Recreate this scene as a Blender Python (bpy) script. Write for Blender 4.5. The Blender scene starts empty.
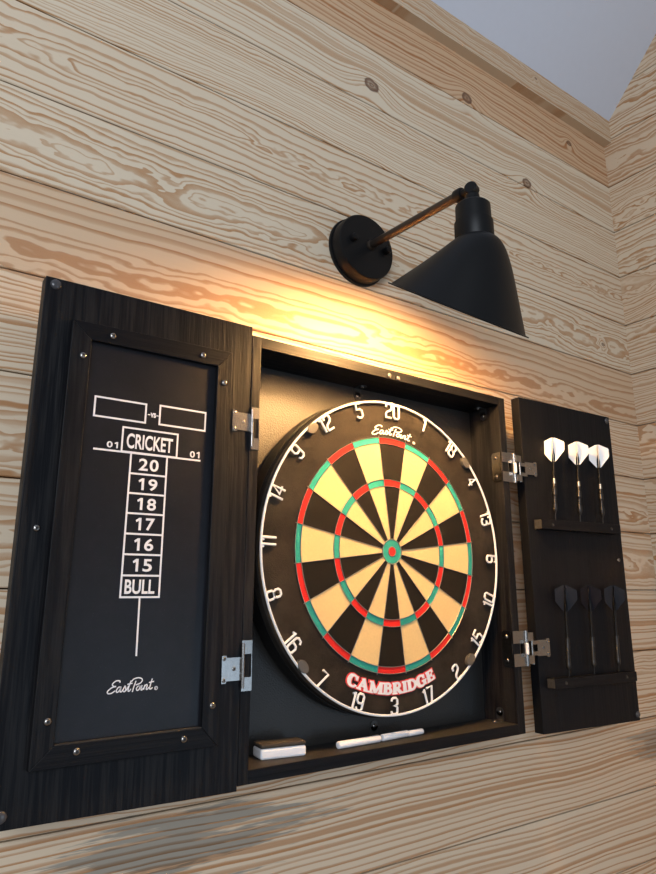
import bpy, bmesh, math, random
from math import sin, cos, pi, radians, hypot
from mathutils import Vector, Matrix
random.seed(4)
C = bpy.context.scene.collection

# ------------------------------------------------------------------ helpers
def new_mat(name):
    m = bpy.data.materials.new(name); m.use_nodes = True
    nt = m.node_tree; b = nt.nodes['Principled BSDF']
    return m, nt, b

def N(nt, typ, **kw):
    n = nt.nodes.new(typ)
    for k, v in kw.items(): setattr(n, k, v)
    return n

def math_n(nt, op, a, b=None, clamp=False):
    n = N(nt, 'ShaderNodeMath', operation=op); n.use_clamp = clamp
    for i, v in enumerate((a, b)):
        if v is None: continue
        if isinstance(v, (int, float)): n.inputs[i].default_value = v
        else: nt.links.new(v, n.inputs[i])
    return n.outputs[0]

def mix_col(nt, fac, a, b, blend='MIX'):
    n = N(nt, 'ShaderNodeMix', data_type='RGBA', blend_type=blend)
    for sock, v in ((n.inputs[0], fac), (n.inputs[6], a), (n.inputs[7], b)):
        if isinstance(v, (int, float)): sock.default_value = v
        elif isinstance(v, tuple): sock.default_value = (*v, 1) if len(v) == 3 else v
        else: nt.links.new(v, sock)
    return n.outputs[2]

def ramp(nt, fac, stops):
    r = N(nt, 'ShaderNodeValToRGB'); e = r.color_ramp.elements
    while len(e) < len(stops): e.new(0.5)
    for i, (p, c) in enumerate(stops):
        e[i].position = p; e[i].color = (c, c, c, 1) if isinstance(c, (int, float)) else (*c, 1)
    nt.links.new(fac, r.inputs[0]); return r.outputs[0]

def noise(nt, vec, scale, detail=2.0, rough=.5):
    n = N(nt, 'ShaderNodeTexNoise'); n.inputs['Scale'].default_value = scale
    n.inputs['Detail'].default_value = detail; n.inputs['Roughness'].default_value = rough
    nt.links.new(vec, n.inputs['Vector']); return n.outputs[0]

def mapping(nt, vec, scale):
    m = N(nt, 'ShaderNodeMapping'); m.inputs['Scale'].default_value = scale
    nt.links.new(vec, m.inputs['Vector']); return m.outputs[0]

def obj_coord(nt):
    return N(nt, 'ShaderNodeTexCoord').outputs['Object']

def bump(nt, b, h, strength, dist=.001):
    n = N(nt, 'ShaderNodeBump'); n.inputs['Strength'].default_value = strength
    n.inputs['Distance'].default_value = dist
    nt.links.new(h, n.inputs['Height']); nt.links.new(n.outputs[0], b.inputs['Normal'])

def simple(name, col, rough=.5, metal=0., noise_scale=0, namp=.2, bump_s=0, spec=.5):
    m, nt, b = new_mat(name)
    b.inputs['Roughness'].default_value = rough; b.inputs['Metallic'].default_value = metal
    b.inputs['Specular IOR Level'].default_value = spec
    b.inputs['Base Color'].default_value = (*col, 1)
    if noise_scale:
        v = obj_coord(nt); f = noise(nt, v, noise_scale, 4)
        lo = tuple(c*(1-namp) for c in col); hi = tuple(min(1, c*(1+namp)) for c in col)
        nt.links.new(mix_col(nt, f, lo, hi), b.inputs['Base Color'])
        if bump_s: bump(nt, b, f, bump_s)
    return m

def wood_mat(name, along, across, knots, stains=(), light=(.72, .615, .465), dark=(.41, .195, .068)):
    """Plain sawn pine: growth rings cut by the plank face; per-plank data in the 'plank' attribute:
    r seed, g pith height, b pith depth, a tint; 'ring' is the ring spacing."""
    m, nt, b = new_mat(name); L = nt.links
    s = N(nt, 'ShaderNodeSeparateXYZ'); L.new(obj_coord(nt), s.inputs[0])
    A = s.outputs[along]; Z = s.outputs[across]
    at = N(nt, 'ShaderNodeAttribute', attribute_name='plank')
    sc = N(nt, 'ShaderNodeSeparateColor'); L.new(at.outputs['Color'], sc.inputs[0])
    seed, zc, d0, tint = sc.outputs[0], sc.outputs[1], sc.outputs[2], at.outputs['Alpha']
    def vec(ka, kz, ks):
        c = N(nt, 'ShaderNodeCombineXYZ')
        L.new(math_n(nt, 'ADD', math_n(nt, 'MULTIPLY', A, ka), math_n(nt, 'MULTIPLY', seed, 31.7)), c.inputs[0])
        L.new(math_n(nt, 'MULTIPLY', Z, kz), c.inputs[1]); L.new(math_n(nt, 'MULTIPLY', seed, ks), c.inputs[2])
        return c.outputs[0]
    c_ = lambda x, k: math_n(nt, 'MULTIPLY', math_n(nt, 'SUBTRACT', x, .5), k)
    n1 = noise(nt, vec(1.7, 3., 17), 1, 1); n2 = noise(nt, vec(6.5, 17, 53), 1, 3.5, .6); n3 = noise(nt, vec(16, 60, 71), 1, 2)
    dz = math_n(nt, 'ADD', math_n(nt, 'SUBTRACT', Z, zc), c_(n1, .05))
    dd = math_n(nt, 'ADD', d0, c_(n2, .075))
    r = math_n(nt, 'SQRT', math_n(nt, 'ADD', math_n(nt, 'MULTIPLY', dz, dz), math_n(nt, 'MULTIPLY', dd, dd)))
    r = math_n(nt, 'ADD', r, c_(n3, .0022))
    ktot = None; kcol = None
    wob = c_(noise(nt, vec(40, 40, 5), 1, 2), .012)
    for (ka, kz, kr) in knots:
        da = math_n(nt, 'SUBTRACT', A, ka); dk = math_n(nt, 'SUBTRACT', Z, kz)
        q = math_n(nt, 'SQRT', math_n(nt, 'ADD', math_n(nt, 'MULTIPLY', math_n(nt, 'MULTIPLY', da, da), .55), math_n(nt, 'MULTIPLY', dk, dk)))
        q = math_n(nt, 'DIVIDE', q, kr)
        g = math_n(nt, 'POWER', 2.718, math_n(nt, 'MULTIPLY', math_n(nt, 'MULTIPLY', q, q), -.22))
        ktot = g if ktot is None else math_n(nt, 'ADD', ktot, g)
        qq = math_n(nt, 'ADD', q, math_n(nt, 'DIVIDE', wob, kr * 1.4))
        k = ramp(nt, qq, [(0, .55), (.18, .9), (.30, .5), (.42, .75), (.58, .95), (.66, 1.0), (.80, .0)])
        kcol = k if kcol is None else math_n(nt, 'MAXIMUM', kcol, k)
    if ktot is not None: r = math_n(nt, 'ADD', r, math_n(nt, 'MULTIPLY', ktot, .026))
    sp = N(nt, 'ShaderNodeAttribute', attribute_name='ring').outputs['Fac']
    t = math_n(nt, 'DIVIDE', r, sp)
    cr = N(nt, 'ShaderNodeCombineXYZ'); L.new(math_n(nt, 'MULTIPLY', r, 75), cr.inputs[0]); L.new(math_n(nt, 'MULTIPLY', seed, 40), cr.inputs[1])
    t = math_n(nt, 'ADD', t, c_(noise(nt, cr.outputs[0], 1, 1), 2.2))   # wide and narrow years
    fr = math_n(nt, 'FRACT', t)
    # random weight per ring, so that some latewood bands are bold and others faint
    w = N(nt, 'ShaderNodeTexWhiteNoise', noise_dimensions='2D'); cw = N(nt, 'ShaderNodeCombineXYZ')
    L.new(math_n(nt, 'FLOOR', t), cw.inputs[0]); L.new(seed, cw.inputs[1]); L.new(cw.outputs[0], w.inputs[0])
    prof = ramp(nt, fr, [(0, 0), (.46, .03), (.62, .66), (.84, 1), (.94, .95), (1, .0)])
    prof = math_n(nt, 'MULTIPLY', prof, math_n(nt, 'ADD', math_n(nt, 'MULTIPLY', w.outputs[0], .60), .55), clamp=True)
    fib = noise(nt, vec(18, 420, 9), 1, 2)
    col = mix_col(nt, prof, light, dark)
    col = mix_col(nt, math_n(nt, 'MULTIPLY', fib, .2), col, tuple(x*.72 for x in light))
    blot = noise(nt, vec(3, 9, 23), 1, 2)
    col = mix_col(nt, math_n(nt, 'MULTIPLY', blot, .2), col, (.50, .335, .20))
    col = mix_col(nt, tint, col, mix_col(nt, 1.0, col, (.84, .62, .46), 'MULTIPLY'))
    if kcol is not None: col = mix_col(nt, math_n(nt, 'MULTIPLY', kcol, .95), col, (.13, .062, .034))
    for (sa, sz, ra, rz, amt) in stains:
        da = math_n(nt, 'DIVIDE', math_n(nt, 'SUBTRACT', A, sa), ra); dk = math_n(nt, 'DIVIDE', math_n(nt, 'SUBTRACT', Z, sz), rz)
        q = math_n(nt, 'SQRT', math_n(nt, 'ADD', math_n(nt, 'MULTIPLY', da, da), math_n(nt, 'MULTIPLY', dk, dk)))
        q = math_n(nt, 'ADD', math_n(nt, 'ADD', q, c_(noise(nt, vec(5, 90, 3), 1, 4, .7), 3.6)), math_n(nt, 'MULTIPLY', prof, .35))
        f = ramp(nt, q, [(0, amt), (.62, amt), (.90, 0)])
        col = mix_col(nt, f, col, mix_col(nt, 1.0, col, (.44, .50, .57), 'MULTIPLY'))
    L.new(col, b.inputs['Base Color'])
    b.inputs['Roughness'].default_value = .5; b.inputs['Specular IOR Level'].default_value = .35
    bump(nt, b, math_n(nt, 'ADD', prof, fib), .12, .0008)
    return m

def black_wood(name, axis_scale, glint=.5, rough=.42, base=(.0040, .0044, .0060), spec=.12):
    m, nt, b = new_mat(name)
    v = obj_coord(nt)
    g = noise(nt, mapping(nt, v, axis_scale), 1, 3, .6)
    spk = noise(nt, mapping(nt, v, tuple(a*3.5 for a in axis_scale)), 1, 2)
    gm = ramp(nt, g, [(.44, 0), (.58, 1)])
    wear_glint = math_n(nt, 'MULTIPLY', math_n(nt, 'MULTIPLY', gm, spk), glint)  # worn grain streaks, with lamp glints painted in as lighter colour
    nt.links.new(mix_col(nt, wear_glint, base, (.046, .043, .041)), b.inputs['Base Color'])
    nt.links.new(math_n(nt, 'ADD', math_n(nt, 'MULTIPLY', spk, .2), rough - .1), b.inputs['Roughness'])
    b.inputs['Specular IOR Level'].default_value = spec
    bump(nt, b, math_n(nt, 'ADD', g, math_n(nt, 'MULTIPLY', spk, .3)), .55, .0012)
    return m

class BM:
    """collects shapes (world coordinates) into one mesh"""
    def __init__(s): s.v = []; s.f = []; s.mi = []; s.sm = []
    def add(s, vs, fs, mi=0, smooth=False):
        o = len(s.v); s.v += [tuple(v) for v in vs]
        for f in fs: s.f.append([o+i for i in f]); s.mi.append(mi); s.sm.append(smooth)
    def box(s, x0, x1, y0, y1, z0, z1, mi=0):
        s.hexa([(x0,y0,z0),(x1,y0,z0),(x1,y1,z0),(x0,y1,z0)], [(x0,y0,z1),(x1,y0,z1),(x1,y1,z1),(x0,y1,z1)], mi)
    def hexa(s, lo, hi, mi=0):
        s.add(list(lo)+list(hi), [(3,2,1,0),(4,5,6,7),(0,1,5,4),(1,2,6,5),(2,3,7,6),(3,0,4,7)], mi)
    def prism(s, front, back, mi=0, smooth=False):
        n = len(front)
        s.add(list(front)+list(back), [tuple(range(n)), tuple(range(2*n-1, n-1, -1))], mi)
        s.add(list(front)+list(back), [(i, n+i, n+(i+1) % n, (i+1) % n) for i in range(n)], mi, smooth)
    def tube(s, pts, r, n=8, closed=False, mi=0, caps=True):
        pts = [Vector(p) for p in pts]; m = len(pts); rs = r if isinstance(r, (list, tuple)) else [r]*m
        rings = []; prev = None
        for i, p in enumerate(pts):
            a = pts[i-1] if (i or closed) else p; c = pts[(i+1) % m] if (i < m-1 or closed) else p
            t = (c-a)
            if t.length < 1e-9: t = Vector((0, 0, 1))
            t.normalize()
            if prev is None:
                h = Vector((0, 1, 0)) if abs(t.y) < .9 else Vector((1, 0, 0)); u = t.cross(h).normalized()
            else: u = (prev - t*prev.dot(t)).normalized()
            prev = u; w = t.cross(u)
            rings.append([p + (u*cos(2*pi*k/n)+w*sin(2*pi*k/n))*rs[i] for k in range(n)])
        s.loft(rings, closed, mi, caps)
    def loft(s, rings, closed=False, mi=0, caps=True, smooth=True):
        n = len(rings[0]); vs = [v for R in rings for v in R]; fs = []; m = len(rings)
        for i in range(m if closed else m-1):
            j = (i+1) % m
            for k in range(n): fs.append((i*n+k, i*n+(k+1) % n, j*n+(k+1) % n, j*n+k))
        s.add(vs, fs, mi, smooth)
        if caps and not closed:
            s.add(rings[0], [tuple(range(n-1, -1, -1))], mi); s.add(rings[-1], [tuple(range(n))], mi)
    def lathe(s, prof, o, ax, n=48, mi=0, caps=True):
        """prof: (r, t) along axis ax from o"""
        o = Vector(o); ax = Vector(ax).normalized()
        h = Vector((0, 0, 1)) if abs(ax.z) < .9 else Vector((1, 0, 0))
        u = ax.cross(h).normalized(); w = ax.cross(u)
        s.loft([[o + ax*t + (u*cos(2*pi*k/n)+w*sin(2*pi*k/n))*max(r, 1e-5) for k in range(n)] for r, t in prof], False, mi, caps)
    def dome(s, c, ax, r, h, n=12, mi=0):
        s.lathe([(r, 0), (r*.97, h*.35), (r*.75, h*.8), (r*.4, h*.98), (0, h)], c, ax, n, mi)
    def screw(s, c, ax, r, h):
        """round head screw with a dark recess (material slot 1)"""
        s.dome(c, ax, r, h)
        a = Vector(ax).normalized(); s.lathe([(r*.42, 0), (r*.42, .0003)], Vector(c)+a*h*.97, a, 6, 1)

class Origin: pass
def obj(name, bmx, mats, parent=None, loc=(0, 0, 0), bevel=0, local=False, segs=2):
    """one mesh object; vertices are in world coordinates unless local=True"""
    off = Vector((0, 0, 0)) if local else Vector(parent['_o'] if parent is not None else loc)
    me = bpy.data.meshes.new(name)
    me.from_pydata([Vector(v)-off for v in bmx.v], [], bmx.f)
    for m in (mats if isinstance(mats, (list, tuple)) else [mats]): me.materials.append(m)
    for p, mi, sm in zip(me.polygons, bmx.mi, bmx.sm): p.material_index = mi; p.use_smooth = sm
    b = bmesh.new(); b.from_mesh(me); bmesh.ops.remove_doubles(b, verts=b.verts, dist=1e-6)
    bmesh.ops.recalc_face_normals(b, faces=b.faces)
    for e in b.edges:
        if len(e.link_faces) == 2 and e.calc_face_angle(0) > radians(38): e.smooth = False
    b.to_mesh(me); b.free()
    o = bpy.data.objects.new(name, me); C.objects.link(o)
    if parent is not None: o.parent = parent; o['_o'] = list(off)
    else: o.location = off; o['_o'] = list(off)
    if bevel:
        md = o.modifiers.new('bevel', 'BEVEL'); md.width = bevel; md.segments = segs; md.limit_method = 'ANGLE'; md.angle_limit = radians(40)
    return o

def tag(o, label, cat, group=None):
    o['label'] = label; o['category'] = cat
    if group: o['group'] = group

def thing(name, label, cat, loc, group=None):
    o = bpy.data.objects.new(name, None); C.objects.link(o); o.location = loc; o.empty_display_size = .05
    o['_o'] = list(loc); tag(o, label, cat, group); return o

def struct(name, bmx, mats, **k):
    o = obj(name, bmx, mats, **k); o['kind'] = 'structure'; return o

# ------------------------------------------------------------------ materials
KN = [(.029, .847, .017), (.466, .812, .016), (.286, .942, .016), (.64, .985, .008), (.70, .49, .006), (-1.3, .10, .018)]
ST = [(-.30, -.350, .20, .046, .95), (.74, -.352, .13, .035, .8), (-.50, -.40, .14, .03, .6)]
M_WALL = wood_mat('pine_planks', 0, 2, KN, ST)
M_RWALL = wood_mat('pine_planks_side', 1, 2, [(-.07, .565, .02)])
M_TRIM = wood_mat('pine_trim', 0, 2, [(.50, 1.08, .004)], light=(.62, .50, .36))
M_GAP = simple('plank_gap', (.05, .026, .014), .9, spec=.1)
M_CEIL = simple('ceiling_paint', (.60, .64, .73), .8, 0, 60, .02, .05)
M_FLOOR = simple('floor_boards', (.30, .22, .15), .5, 0, 4, .3)
M_DOOR = black_wood('black_oak_vertical', (170, 170, 7), .36)
M_DOORDARK = black_wood('black_board', (90, 90, 2.5), .06, .48, spec=.14)
M_HORIZ = black_wood('black_oak_horizontal', (3.2, 150, 150), .10)
M_DUSTY = simple('dusty_black_board', (.017, .017, .018), .6, 0, 70, .8, .1, .2)
M_EDGE = simple('worn_edge', (.034, .033, .032), .7, 0, 300, .6, 0, .2)
M_BACK, nt, b = new_mat('black_hardboard')
_v = obj_coord(nt); _n = noise(nt, _v, 480, 2)
b.inputs['Base Color'].default_value = (.013, .0125, .012, 1); b.inputs['Roughness'].default_value = .43
b.inputs['Specular IOR Level'].default_value = .62
bump(nt, b, _n, .5, .0012)
M_SLATE, nt, b = new_mat('chalkboard')
_v = obj_coord(nt); _n = noise(nt, _v, 30, 5, .7); _d = noise(nt, _v, 900, 2)
_c = mix_col(nt, ramp(nt, _n, [(.35, 0), (.75, 1)]), (.0055, .006, .0085), (.009, .0095, .013))
_c = mix_col(nt, math_n(nt, 'MULTIPLY', ramp(nt, _d, [(.70, 0), (.76, 1)]), .25), _c, (.18, .18, .18))
nt.links.new(_c, b.inputs['Base Color']); b.inputs['Roughness'].default_value = .36; b.inputs['Specular IOR Level'].default_value = .24
M_PRINT = simple('white_print', (.72, .72, .74), .6)
M_STEEL = simple('nickel', (.30, .285, .27), .27, 1., 200, .15)
M_STEELDARK = simple('dark_steel', (.10, .10, .10), .4, .9)
M_RECESS = simple('screw_recess', (.01, .01, .01), .6)
M_RUBBER = simple('clear_bumper', (.05, .05, .055), .18, 0)
M_FIBRE, nt, b = new_mat('black_sisal')
_v = obj_coord(nt); _a = noise(nt, _v, 22, 5, .7); _b = noise(nt, _v, 700, 2)
_c = mix_col(nt, ramp(nt, _a, [(.35, 0), (.8, 1)]), (.006, .005, .0045), (.034, .029, .024))
nt.links.new(mix_col(nt, math_n(nt, 'MULTIPLY', _b, .5), _c, (.022, .018, .015)), b.inputs['Base Color'])
b.inputs['Roughness'].default_value = .8; b.inputs['Specular IOR Level'].default_value = .12; bump(nt, b, _b, .6, .0008)
def sisal(name, col): return simple(name, col, .8, 0, 260, .10, .25, .12)
M_CREAM = sisal('cream_sisal', (.66, .47, .215)); M_RED = sisal('red_sisal', (.60, .022, .018)); M_GREEN = sisal('green_sisal', (.022, .24, .20))
M_BLACKSEG = sisal('black_segment', (.0075, .0065, .0055))
M_WIRE = simple('spider_wire', (.42, .38, .32), .35, .9)
M_NUM = simple('white_wire', (.80, .79, .78), .4)
M_REDINK = simple('red_ink', (.72, .05, .045), .6)
M_CLIP = simple('grey_clip', (.075, .07, .062), .35)
M_BAND = simple('black_band', (.005, .005, .005), .45, 0, 300, .4, 0, .3)
M_LAMP = simple('matte_black_metal', (.0055, .0055, .006), .42, 0, 500, .1, 0, .22)
M_LINING = simple('lamp_lining', (.75, .72, .66), .5)
M_ARM = simple('lamplit_bronze_tube', (.055, .042, .032), .36, .6)  # bronze lightened so its colour carries the warm glow off the lamplit wall
M_BULB, nt, b = new_mat('bulb_glow')
b.inputs['Base Color'].default_value = (1, .8, .5, 1)
b.inputs['Emission Color'].default_value = (1, .55, .20, 1); b.inputs['Emission Strength'].default_value = 520
M_WFLIGHT = simple('white_flight', (.80, .79, .77), .35)
M_BFLIGHT = simple('black_flight', (.0045, .005, .009), .3, 0, 0, 0, 0, .04)
M_SHAFT = simple('black_shaft', (.005, .005, .005), .4, spec=.15)
M_BARREL = simple('gunmetal_barrel', (.045, .043, .042), .4, .9)
M_BRASS = simple('bright_collar', (.38, .35, .30), .3, .9)
M_BBARREL = simple('black_barrel', (.02, .02, .02), .4, .5)
M_TIP = simple('needle_steel', (.05, .05, .05), .4, .9)
M_FELT = simple('dark_felt', (.030, .025, .020), .9, 0, 400, .6, .5)
M_FOAM = simple('white_eraser', (.80, .80, .82), .6, 0, 200, .05)
M_CHALK = simple('white_chalk', (.82, .82, .84), .7, 0, 150, .06)

# ------------------------------------------------------------------ setting
YW = .055
SEAMS = [-1.73]+[-1.72+.1225*i for i in range(1, 9)]+[-.685, -.560, -.435, -.307, -.1765, -.0535, .0685, .191, .316, .4395, .561, .684, .803, .9255, 1.05, 1.175, 1.30, 1.425, 1.55]
#          plank from the bottom of SEAMS[i] : (pith height, depth, tint)
SPEC = {9: (-.60, .03, .2, .008), 10: (-.475, .008, .15, .010), 11: (-.398, .006, .25, .0085), 12: (-.30, .05, .15, .007), 13: (-.12, .006, .1, .010), 14: (.0, .010, .15, .010),
        15: (.11, .014, .2, .010), 16: (.40, .03, .2, .0062), 17: (.350, .010, .6, .0135), 18: (.494, .016, .05, .0082), 19: (.628, .012, .1, .0125), 20: (.98, .06, .0, .0056),
        21: (1.02, .035, .0, .0125), 22: (1.13, .035, .75, .0105)}

def plank_wall(name, mat, fn, a0, a1, seams, spec, seed0, top=None):
    """fn(a, depth, z) -> point; planks with eased edges and a dark gap, one mesh"""
    B = BM(); data = []; ring = []
    for i in range(len(seams)-1):
        z0, z1 = seams[i]+.0009, seams[i+1]-.0009; e = .0012
        rng = random.Random(seed0+i*7)
        sp = spec.get(i, (z0+rng.uniform(-.05, .16), rng.uniform(.015, .06), rng.uniform(0, .3)))
        prof = [(.012, z0), (e, z0), (0, z0+e), (0, z1-e), (e, z1), (.012, z1)]
        n0 = len(B.f)
        vs = [fn(a0, d, z) for d, z in prof]+[fn(a1, d, z) for d, z in prof]
        n = len(prof)
        B.add(vs, [(k, k+1, n+k+1, n+k) for k in range(n-1)])
        data += [(rng.random(), *sp[:3])]*(len(B.f)-n0)
        ring += [sp[3] if len(sp) > 3 else rng.uniform(.006, .0095)]*(len(B.f)-n0)
    z0, z1 = seams[0], seams[-1]
    B.add([fn(a0, .010, z0), fn(a1, .010, z0), fn(a1, .010, z1), fn(a0, .010, z1)], [(0, 1, 2, 3)], 1); data.append((0, 0, 0, 0)); ring.append(.006)
    B.add([fn(a0, .03, z0), fn(a1, .03, z0), fn(a1, .03, z1), fn(a0, .03, z1)], [(0, 1, 2, 3)], 1); data.append((0, 0, 0, 0)); ring.append(.006)
    me = bpy.data.meshes.new(name); me.from_pydata(B.v, [], B.f)
    me.materials.append(mat); me.materials.append(M_GAP)
    for p, mi in zip(me.polygons, B.mi): p.material_index = mi
    at = me.attributes.new('plank', 'FLOAT_COLOR', 'CORNER')
    for p in me.polygons:
        for li in p.loop_indices: at.data[li].color = data[p.index]
    ra = me.attributes.new('ring', 'FLOAT', 'CORNER')
    for p in me.polygons:
        for li in p.loop_indices: ra.data[li].value = ring[p.index]
    o = bpy.data.objects.new(name, me); C.objects.link(o); o['kind'] = 'structure'
    return o

def xr(z): return .793 + (1.0-z)*.022                      # the side wall leans a touch
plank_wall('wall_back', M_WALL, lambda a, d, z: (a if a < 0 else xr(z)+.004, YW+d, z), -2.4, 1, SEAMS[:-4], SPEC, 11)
rs = {i: None for i in range(0)}
RSPEC = {22: (.985, .02, .3), 21: (.83, .03, .2), 20: (.70, .05, .15), 19: (.66, .03, .3), 18: (.60, .05, .15), 17: (.5, .04, .25), 16: (.3, .03, .3), 15: (.2, .03, .3), 23: (1.18, .05, .2), 24: (1.25, .05, .3)}
RS = SEAMS+[1.675, 1.80, 1.925, 2.05]
plank_wall('wall_right', M_RWALL, lambda a, d, z: (xr(z)+d, a, z), -1.0, YW+.012, RS, RSPEC, 91)
# sloping ceiling rising away from the back wall, and the flat frieze board under it
B = BM(); cz = lambda y: 1.104+(.030-y)*1.06
y0, y1 = .09, -.98
B.hexa([(-2.4, y1, cz(y1)), (.83, y1, cz(y1)), (.83, y0, cz(y0)), (-2.4, y0, cz(y0))], [(-2.4, y1, cz(y1)+.02), (.83, y1, cz(y1)+.02), (.83, y0, cz(y0)+.02), (-2.4, y0, cz(y0)+.02)])
struct('ceiling', B, M_CEIL)
B = BM(); yt = .034
B.prism([(-2.4, yt, 1.0385), (-2.4, yt, cz(yt)), (-2.4, YW, cz(YW)), (-2.4, YW, 1.0385)], [(.795, yt, 1.0385), (.795, yt, cz(yt)), (.795, YW, cz(YW)), (.795, YW, 1.0385)])
tr = struct('trim_1', B, M_TRIM)
at = tr.data.attributes.new('plank', 'FLOAT_COLOR', 'CORNER')
for d in at.data: d.color = (.37, 1.20, .06, .05)
at = tr.data.attributes.new('ring', 'FLOAT', 'CORNER')
for d in at.data: d.value = .007
B = BM(); B.box(-2.4, 1.0, -3.2, YW+.03, -1.76, -1.73); struct('floor', B, M_FLOOR)

# ------------------------------------------------------------------ cabinet
cab = thing('dartboard_cabinet', 'black wooden dartboard cabinet with both doors swung open, mounted on the pine plank wall', 'cabinet', (0, .055, -.2735))
YF = -.022                                                   # front of the box, inner faces of the open doors
B = BM(); B.box(-.256, .240, .045, .055, -.268, .268); obj('back_panel', B, M_BACK, cab)
B = BM(); B.hexa([(-.2605, YF, -.2735), (-.2468, YF, -.2735), (-.2468, .052, -.2735), (-.2605, .052, -.2735)],
                 [(-.2525, YF, .2735), (-.2388, YF, .2735), (-.2388, .052, .2735), (-.2525, .052, .2735)]); obj('side_panel', B, M_DOOR, cab, bevel=.0008)
B = BM(); B.hexa([(.2318, YF, -.2735), (.2490, YF, -.2735), (.2490, .052, -.2735), (.2318, .052, -.2735)],
                 [(.2322, YF, .2695), (.2478, YF, .2695), (.2478, .052, .2695), (.2322, .052, .2695)]); obj('side_panel', B, M_DOOR, cab, bevel=.0008)
B = BM(); B.hexa([(-.2392, YF, .2578), (.2324, YF, .2556), (.2324, .0535, .2556), (-.2392, .0535, .2578)],
                 [(-.2392, YF, .2735), (.2324, YF, .2695), (.2324, .0535, .2695), (-.2392, .0535, .2735)]); obj('top_panel', B, M_HORIZ, cab, bevel=.0008)
B = BM(); B.box(-.2472, .2322, YF, .0535, -.2735, -.2580); B.mi[1] = 1; bp = obj('bottom_panel', B, [M_HORIZ, M_DUSTY], cab, bevel=.0006)
B = BM()
for x in (-.0155, .0023): B.dome((x, YF, .2615 - (x+.0155)*.05), (0, -1, 0), .0042, .0026)
obj('rubber_bumper', B, M_RUBBER, cab)
def corner_bracket(pts, a, bb, w, screw_axes):
    B = BM(); P = Vector(pts); a = Vector(a); bb = Vector(bb); wv = Vector(w); t = .0014
    n = [bb.normalized()*t, a.normalized()*t]
    for d, th in ((a, n[0]), (bb, n[1])):
        q = [P-wv, P+wv, P+wv+d, P-wv+d]; B.prism(q, [v+th for v in q])
        B.lathe([(wv.length, 0), (wv.length, t)], P+d, th, 20)
    o = obj('corner_bracket', B, M_STEELDARK, cab)
    S = BM()
    for d, th in ((a, n[0]), (bb, n[1])): S.screw(P+d+th, th, .0032, .0016)
    obj('screw', S, [M_STEEL, M_RECESS], o)
corner_bracket((.2318, .0125, -.2578), (0, 0, .014), (-.014, 0, 0), (0, .007, 0), 0)
corner_bracket((.2318, .0125, .2552), (0, 0, -.013), (-.013, 0, 0), (0, .007, 0), 0)
corner_bracket((-.0245, .0448, .2566), (0, 0, -.013), (0, -.013, 0), (.007, 0, 0), 0)
corner_bracket((-.0030, .0448, -.2578), (0, 0, .013), (0, -.013, 0), (.007, 0, 0), 0)

# ---- left door: chalk scoreboard
YD = -.021
door = BM()
door.hexa([(-.5233, YD, -.2750), (-.2604, YD, -.2790), (-.2604, YD+.017, -.2790), (-.5233, YD+.017, -.2750)],
          [(-.5146, YD, .2845), (-.2521, YD, .2853), (-.2521, YD+.017, .2853), (-.5146, YD+.017, .2845)])
dl = obj('cabinet_door', door, M_DOOR, cab, bevel=.0008); dl['label'] = 'left door with a framed chalk scoreboard'
O = [(-.4840, .2380), (-.2849, .2400), (-.2913, -.2258), (-.4911, -.2255)]
I = [(-.4622, .2183), (-.3054, .2180), (-.3105, -.2049), (-.4689, -.2045)]
YFR = -.029
for i in range(4):
    j = (i+1) % 4; q = [O[i], O[j], I[j], I[i]]
    B = BM(); B.prism([(x, YFR, z) for x, z in q], [(x, YD, z) for x, z in q])
    o = obj('frame_strip', B, [M_HORIZ if i % 2 == 0 else M_DOOR], dl, bevel=.0006)
B = BM(); B.box(-.4686, -.3108, YFR+.0004, YD-.0016, -.2049, -.2040); obj('frame_lip', B, M_EDGE, dl)
B = BM(); q = [(-.466, .222), (-.302, .222), (-.307, -.208), (-.472, -.208)]
B.prism([(x, -.0226, z) for x, z in q], [(x, YD, z) for x, z in q]); obj('chalkboard', B, M_SLATE, dl)
for x, z in [(-.4391, .2276), (-.3260, .2277), (-.4707, .1976), (-.2960, .1976), (-.4769, -.1815), (-.4468, -.2124), (-.2988, -.1827), (-.3319, -.2140)]:
    B = BM(); B.screw((x, YFR, z), (0, -1, 0), .0040, .0024); obj('screw', B, [M_STEEL, M_RECESS], dl)
for x, z in [(-.5038, .2766), (-.5105, -.2633)]:
    B = BM(); B.dome((x, YD, z), (0, -1, 0), .0062, .003); obj('rubber_bumper', B, M_RUBBER, dl)
B = BM(); B.screw((-.5013, YD, .0066), (0, -1, 0), .0038, .002); obj('catch_screw', B, [M_STEEL, M_RECESS], dl)

# writing ---------------------------------------------------------------
def text_shapes(s, bold=.012):
    cu = bpy.data.curves.new('t', 'FONT'); cu.body = s; cu.size = 1; cu.offset = bold; cu.resolution_u = 4
    to = bpy.data.objects.new('t', cu); C.objects.link(to)
    dg = bpy.context.evaluated_depsgraph_get(); dg.update()
    me = bpy.data.meshes.new_from_object(to.evaluated_get(dg))
    vs = [v.co.copy() for v in me.vertices]; fs = [tuple(p.vertices) for p in me.polygons]
    bpy.data.objects.remove(to); bpy.data.curves.remove(cu); bpy.data.meshes.remove(me)
    return vs, fs
def text_into(B, s, x0, x1, z0, z1, y, bold=.012, lean=.016, mi=0):
    vs, fs = text_shapes(s, bold)
    a0 = min(v.x for v in vs); a1 = max(v.x for v in vs); b0 = min(v.y for v in vs); b1 = max(v.y for v in vs)
    B.add([(x0+(v.x-a0)/(a1-a0)*(x1-x0)+lean*((z0+z1)/2*0+(v.y-b0)/(b1-b0)*(z1-z0)), y, z0+(v.y-b0)/(b1-b0)*(z1-z0)) for v in vs], fs, mi)
RK = [0]                                                     # successive strokes lie a hair in front of one another
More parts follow.
